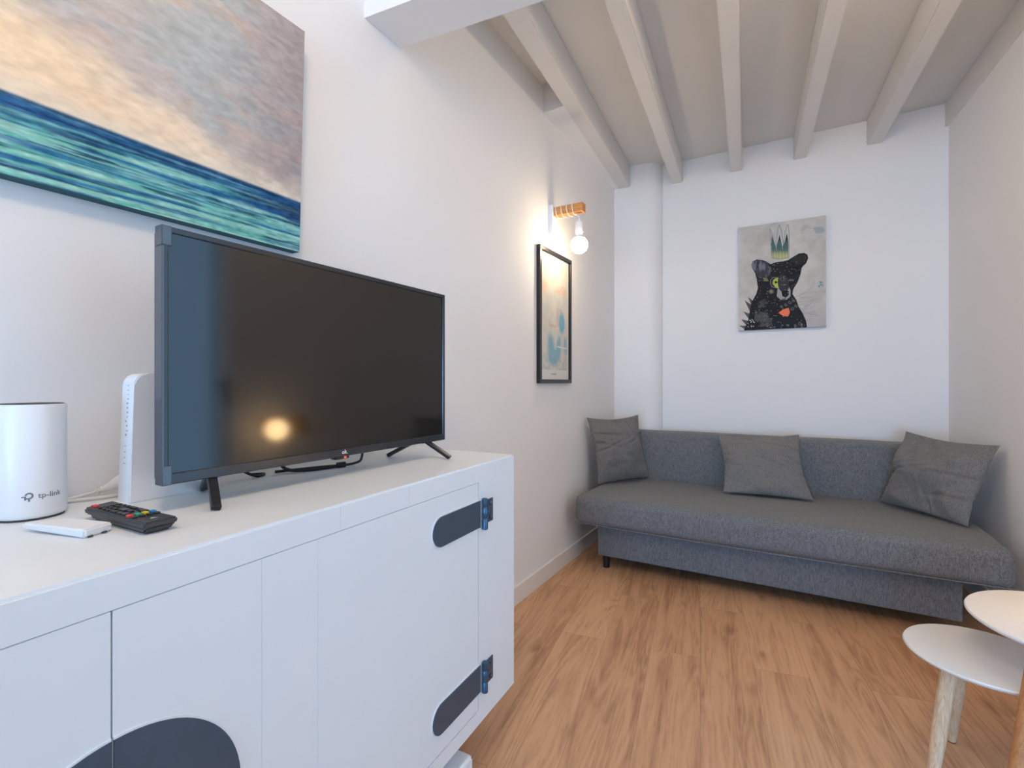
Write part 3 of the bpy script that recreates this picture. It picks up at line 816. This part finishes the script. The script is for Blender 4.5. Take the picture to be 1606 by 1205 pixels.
img = blend(img, smooth(.72, .95, V) * smooth(.48, .6, n2) * .5, (150, 176, 184))
img = blend(img, line_mask(U, V, [(.6, .785), (1, .79)], .006), (232, 230, 222))
img += (n2 - .5)[..., None] * 14
pw0, pw1, pz0, pz1 = -fw / 2 + FB + .022, fw / 2 - FB - .022, FB + .055, fh - FB - .022
picture_mesh('print', img, lambda u, v: Vector((.0106, pw0 + u * (pw1 - pw0), pz1 - v * (pz1 - pz0))), M_print, fr)
bm = bmesh.new()
for i in range(9):
    y = -.045 + i * .0075; add_box(bm, .0100, .0106, y, y + .005, FB + .026 + (i % 3) * .002, FB + .032 + (i % 2) * .004)
obj('caption', bm, M_logo, fr)
obj('pane', box(.0155, .0175, -fw / 2 + FB - .002, fw / 2 - FB + .002, FB - .002, fh - FB + .002), M_pane, fr)

# ------------------------------------------------------------------ wall lamp
SY = 2.512
lamp = thing('wall_lamp', 'wall lamp with wooden arm, wound white cord and glowing globe bulb', 'lamp', (-1.2, SY, 1.935))
ZA = .125                                                  # arm centre above the plate foot
obj('wall_plate', box(0, .028, -.036, .036, 0, .162, bevel=.003), M_white, lamp)
obj('arm', box(.026, .200, -.024, .024, ZA - .024, ZA + .024, bevel=.0015), M_pine, lamp)
BX = .172
bm = bmesh.new()
R2 = .0275
path = []
for i in range(3):                                         # three turns round the arm, then down to the holder
    x = .040 + i * .033
    for (dy, dz, dx) in ((-.027, .020, 0), (-.027, -.012, .004), (-.020, -.034, .012), (0, -.036, .018), (.022, -.030, .022), (.027, 0, .026), (.022, .027, .030), (-.020, .027, .033)):
        path.append((x + dx, dy, ZA + dz))
path += [(.141, -.027, ZA + .0), (.148, -.020, ZA - .032), (.16, -.004, ZA - .034), (BX, 0, ZA - .045), (BX, 0, ZA - .062)]
add_tube(bm, path, .0030, 8, 4)
obj('cord', bm, M_cable_w, lamp, smooth=True)
ZK = ZA - .079
obj('lamp_holder', add_lathe(bmesh.new(), [(0, ZK + .022), (.005, ZK + .022), (.007, ZK + .010), (.020, ZK + .004), (.0215, ZK), (.0215, ZK - .056), (.019, ZK - .058), (.017, ZK - .068), (0, ZK - .068)], 28, Matrix.Translation((BX, 0, 0))), M_white, lamp, smooth=40)
RB = .0475; zc = 1.858 - 1.935
MBX = Matrix.Translation((BX, 0, 0))
obj('bulb_collar', add_lathe(bmesh.new(), [(0, ZK - .066), (.0155, ZK - .066), (.017, ZK - .074), (.024, zc + .044), (RB * math.cos(math.radians(50)), zc + RB * math.sin(math.radians(50))), (0, zc + .036)], 32, MBX), M_white, lamp, smooth=40)
prof = []
for i in range(0, 17):
    a = math.radians(50) - math.radians(140) * i / 16
    prof.append((RB * math.cos(a) if i < 16 else 0, zc + RB * math.sin(a)))
obj('bulb', add_lathe(bmesh.new(), prof, 32, MBX), M_bulb, lamp, smooth=50)

# lamp seen only as a reflection in the screen: wooden bracket with a globe on the right wall
gy = 1.80; gx = right_x(gy)
gl = thing('bracket_lamp', 'wooden wall bracket with warm globe bulb on right wall, mirrored in the screen', 'lamp', (gx, gy, .76))
obj('bracket', box(-.05, 0, -.02, .26, .01, .12, bevel=.003), M_pine, gl)
obj('holder', add_lathe(bmesh.new(), [(0, 0), (.02, 0), (.02, .03), (0, .03)], 20, Matrix.Translation((-.05, 0, .06)) @ Matrix.Rotation(-PI / 2, 4, 'Y')), M_white, gl, smooth=40)
bm = bmesh.new(); bmesh.ops.create_uvsphere(bm, u_segments=28, v_segments=16, radius=.06, matrix=Matrix.Translation((-.138, 0, .06)))
obj('bulb', bm, M_bulb_b, gl, smooth=True)

# ------------------------------------------------------------------ sofa
sofa = thing('sofa', 'grey fabric three-seat sofa bed against the back wall', 'sofa', (-.18, 3.15, 0))
def soft_box(x0, x1, y0, y1, z0, z1, bev, seg=5, cuts=26, puff=0, seed=0, amp=.004, topfn=None):
    bm = bmesh.new()
    add_box(bm, x0, x1, y0, y1, z0, z1)
    bmesh.ops.bevel(bm, geom=list(bm.edges), offset=bev, segments=seg, affect='EDGES', profile=.5)
    es = [e_ for e_ in bm.edges if e_.calc_length() > .08]
    long_x = [e_ for e_ in es if abs((e_.verts[0].co - e_.verts[1].co).normalized().x) > .9]
    bmesh.ops.subdivide_edges(bm, edges=long_x, cuts=cuts, use_grid_fill=True)
    long_y = [e_ for e_ in bm.edges if e_.calc_length() > .1 and abs((e_.verts[0].co - e_.verts[1].co).normalized().y) > .9]
    bmesh.ops.subdivide_edges(bm, edges=long_y, cuts=10, use_grid_fill=True)
    from mathutils import noise
    for v_ in bm.verts:
        p = v_.co
        n_ = noise.noise(Vector((p.x * 3.1 + seed, p.y * 3.1, p.z * 3))) * amp + noise.noise(Vector((p.x * 9 + seed, p.y * 9, p.z * 9))) * amp * .35
        tz = (p.z - z0) / (z1 - z0)
        p.z += n_ * (1 if tz > .3 else .25); p.y += n_ * .6
        if topfn and tz > .4: p.z += topfn(p.x, p.y) * tz
    bmesh.ops.translate(bm, verts=bm.verts, vec=-Vector(sofa.location))
    return bm
obj('seat', soft_box(-1.122, .762, 2.648, 3.50, .272, .432, .045, 6, 40, seed=2, amp=.006, topfn=lambda x, y: .006 - .020 * max(0, min(1, (y - 2.9) / .55))), M_sofa, sofa, smooth=True)
bm = soft_box(-1.112, .752, 3.43, 3.60, .30, .752, .028, 4, 40, seed=9, amp=.004)
for v_ in bm.verts: v_.co.y += .045 * ((v_.co.z - .30) / .45)        # the back leans away
obj('backrest', bm, M_sofa, sofa, smooth=True)
obj('base', soft_box(-1.013, .620, 2.757, 3.56, .076, .277, .010, 3, 20, seed=4, amp=.002), M_sofa, sofa, smooth=True)
bm = bmesh.new()
for pts in ([(-1.118, 2.66, .282), (-.5, 2.648, .279), (.1, 2.648, .279), (.757, 2.66, .282)],): add_tube(bm, [Vector(p) - Vector(sofa.location) for p in pts], .0028, 6, 10)
obj('seam', bm, M_sofa, sofa, smooth=True)
for x, y in ((-.972, 2.80), (.575, 3.0), (-.972, 3.50), (.575, 3.50)):
    obj('leg', add_lathe(bmesh.new(), [(0, 0), (.019, 0), (.022, .078), (0, .078)], 20, Matrix.Translation(Vector((x, y, 0)) - Vector(sofa.location))), M_black, sofa, smooth=40)

def cushion(label, c4, thick, seed, pinch=.05, wr=1.0):
    """c4: corners bottom left, bottom right, top right, top left as seen from the room"""
    from mathutils import noise
    C = [Vector(c) for c in c4]; ctr = sum(C, Vector()) / 4
    t = thing('throw_cushion', label, 'cushion', (ctr.x, ctr.y, min(c.z for c in C)), 0, None)
    org = Vector(t.location)
    nrm = ((C[1] - C[0]).cross(C[3] - C[0])).normalized()   # toward the room
    N = 76
    r3 = random.Random(seed * 17)
    creases = [(sd, r3.uniform(.12, .8), r3.uniform(-.5, .5), r3.uniform(.10, .30), r3.uniform(.014, .03), r3.uniform(.004, .0085)) for sd in 'llllrrrrrtb']
    bm = bmesh.new(); G = {}
    for side in (1, -1):
        for j in range(N + 1):
            for i in range(N + 1):
                u, v_ = i / N, j / N
                edge = i in (0, N) or j in (0, N)
                if edge and (i, j, 1) in G and side == -1: G[(i, j, -1)] = G[(i, j, 1)]; continue
                uu, vv = u, v_
                # concave outline between the corners
                k1 = pinch * math.sin(PI * v_) ; k2 = pinch * math.sin(PI * u)
                uu = u + (0.5 - u) * 2 * k1 * abs(2 * u - 1); vv = v_ + (0.5 - v_) * 2 * k2 * abs(2 * v_ - 1) * (.9 if v_ > .5 else .35)
                p = (C[0] * (1 - uu) + C[1] * uu) * (1 - vv) + (C[3] * (1 - uu) + C[2] * uu) * vv
                b = max(0, math.sin(PI * u) * math.sin(PI * v_)) ** .55
                # puckers running inward from the seams, and soft lumps of filling
                fold = 0
                for (sd, pos, slope, ln, wd_, A) in creases:
                    a_, c_ = {'l': (u, v_), 'r': (1 - u, v_), 't': (1 - v_, u), 'b': (v_, u)}[sd]
                    x_ = (c_ - pos - slope * a_) / wd_
                    fold += A * math.exp(-a_ / ln) * (-math.exp(-x_ * x_) + .55 * math.exp(-(x_ - 1.9) ** 2))
                n_ = noise.noise(Vector((u * 2.6 + seed * 3.1, v_ * 2.6, side))) * .016 + noise.noise(Vector((u * 7 + seed, v_ * 7 + 3, side * 2))) * .005
                d_ = thick * b * (1 - .22 * (v_ - .4)) + (n_ * wr + fold * wr) * min(1, b * 2.2)
                p = p + nrm * d_ * side
                G[(i, j, side)] = bm.verts.new(p - org)
        for j in range(N):
            for i in range(N):
                q_ = [G[(i, j, side)], G[(i + 1, j, side)], G[(i + 1, j + 1, side)], G[(i, j + 1, side)]]
                bm.faces.new(q_ if side == 1 else q_[::-1])
    obj('cover', bm, M_pillow, t, smooth=True)
    bm = bmesh.new()
    ring = []
    for i in range(N + 1): ring.append((i, 0))
    for j in range(1, N + 1): ring.append((N, j))
    for i in range(N - 1, -1, -1): ring.append((i, N))
    for j in range(N - 1, -1, -1): ring.append((0, j))
    return t
cushion('grey throw cushion propped in the corner against left wall', [(-1.095, 3.00, .442), (-.885, 3.455, .432), (-.955, 3.42, .872), (-1.166, 2.975, .872)], .066, 1, .055, 1.7)
cushion('grey throw cushion leaning on the middle of the sofa back', [(-.372, 3.165, .442), (.093, 3.20, .440), (.023, 3.435, .783), (-.436, 3.42, .757)], .062, 2, .05, 1.8)
cushion('large grey throw cushion leaning against the right wall', [(.412, 3.385, .436), (.676, 2.935, .448), (.808, 3.03, .812), (.528, 3.40, .832)], .075, 5, .05, 2.3)

# ------------------------------------------------------------------ side tables
def side_table(label, c, Rt, zt, legs, mleg):
    t = thing('side_table', label, 'side table', (c[0], c[1], 0))
    obj('table_top', add_lathe(bmesh.new(), [(0, zt - .012), (Rt - .006, zt - .012), (Rt - .001, zt - .008), (Rt, zt - .004), (Rt - .0025, zt - .0006), (Rt - .005, zt), (0, zt)], 96), M_table, t, smooth=40)
    for (tx, ty), (fx, fy) in legs:
        p = Vector((tx - c[0], ty - c[1], zt - .011)); q_ = Vector((fx - c[0], fy - c[1], .004))
        bm = add_tube(bmesh.new(), [q_, q_.lerp(p, .5), p], lambda s_: .0095 + .0080 * min(1, s_ * 2.2), 18, 6)
        for v_ in bm.verts: v_.co.z = max(v_.co.z, .003)
        l = obj('leg', bm, mleg, t, smooth=40)
        d_ = (p - q_).normalized()
        obj('foot_pad', add_lathe(bmesh.new(), [(0, 0), (.0088, 0), (.0095, .005), (0, .005)], 16, Matrix.Translation((q_.x, q_.y, 0))), M_black, l)
def pol(c, r, deg): return (c[0] + r * math.cos(math.radians(deg)), c[1] + r * math.sin(math.radians(deg)))
ca = (.447, 1.789)
side_table('lower round white side table with pale wooden legs', ca, .1755, .36, [(pol(ca, .115, a), pol(ca, .18, a)) for a in (100, 220, 340)], M_ash)
cb = (.644, 1.789)
side_table('taller round white side table with oak legs, overlapping the lower one', cb, .235, .48, [((.503, 1.637), (.395, 1.475)), (pol(cb, .17, 105), pol(cb, .22, 105)), (pol(cb, .17, 345), pol(cb, .22, 345))], M_oak)

# ------------------------------------------------------------------ light and camera
def area(name, loc, rot, sx, sy, power, c):
    l = bpy.data.lights.new(name, 'AREA'); l.shape = 'RECTANGLE'; l.size = sx; l.size_y = sy; l.energy = power; l.color = c
    o = bpy.data.objects.new(name, l); COL.objects.link(o); o.location = loc; o.rotation_euler = rot; return o
area('daylight_balcony', (right_x(1.02) + .16, 1.02, 1.09), (0, math.radians(90), math.radians(4.3)), 2.0, 1.15, 13, (.31, .61, 1))
area('daylight_fill', ((W2[0] + W2[1]) / 2, Y_FRONT - .16, .9), (math.radians(90), 0, 0), 1.75, 1.65, 300, (.26, .57, 1))  # added cool fill from behind the viewer, through the added window
def point(name, loc, power, c, r):
    l = bpy.data.lights.new(name, 'POINT'); l.energy = power; l.color = c; l.shadow_soft_size = r
    o = bpy.data.objects.new(name, l); COL.objects.link(o); o.location = loc; return o
point('warm_fill_front', (-.3, .05, 2.4), 26, (1, .72, .45), .12)  # added warm fill from overhead, out of view, no fixture
point('warm_fill_back', (.35, 1.6, 2.48), 11, (1, .74, .48), .10)  # second added warm fill, above the sofa side, no fixture

wd = bpy.data.worlds.new('sky'); sc.world = wd; wd.use_nodes = True
bg = wd.node_tree.nodes['Background']; bg.inputs[0].default_value = (.5, .74, 1, 1); bg.inputs[1].default_value = .8

cam = bpy.data.cameras.new('camera'); co = bpy.data.objects.new('camera', cam); COL.objects.link(co)
cam.sensor_width = 36; cam.lens = 36 * 765 / 1606; cam.shift_y = -2.5 / 1606; cam.clip_start = .02
co.location = (0, 0, 1.1); co.rotation_euler = (PI / 2, 0, math.radians(30.1))
sc.camera = co
sc.view_settings.view_transform = 'Standard'; sc.view_settings.look = 'None'
sc.view_settings.gamma = 1; sc.view_settings.use_curve_mapping = False
sc.view_settings.exposure = -.08
sc.cycles.use_denoising = True
sc.cycles.max_bounces = 10; sc.cycles.diffuse_bounces = 7; sc.cycles.sample_clamp_indirect = 6
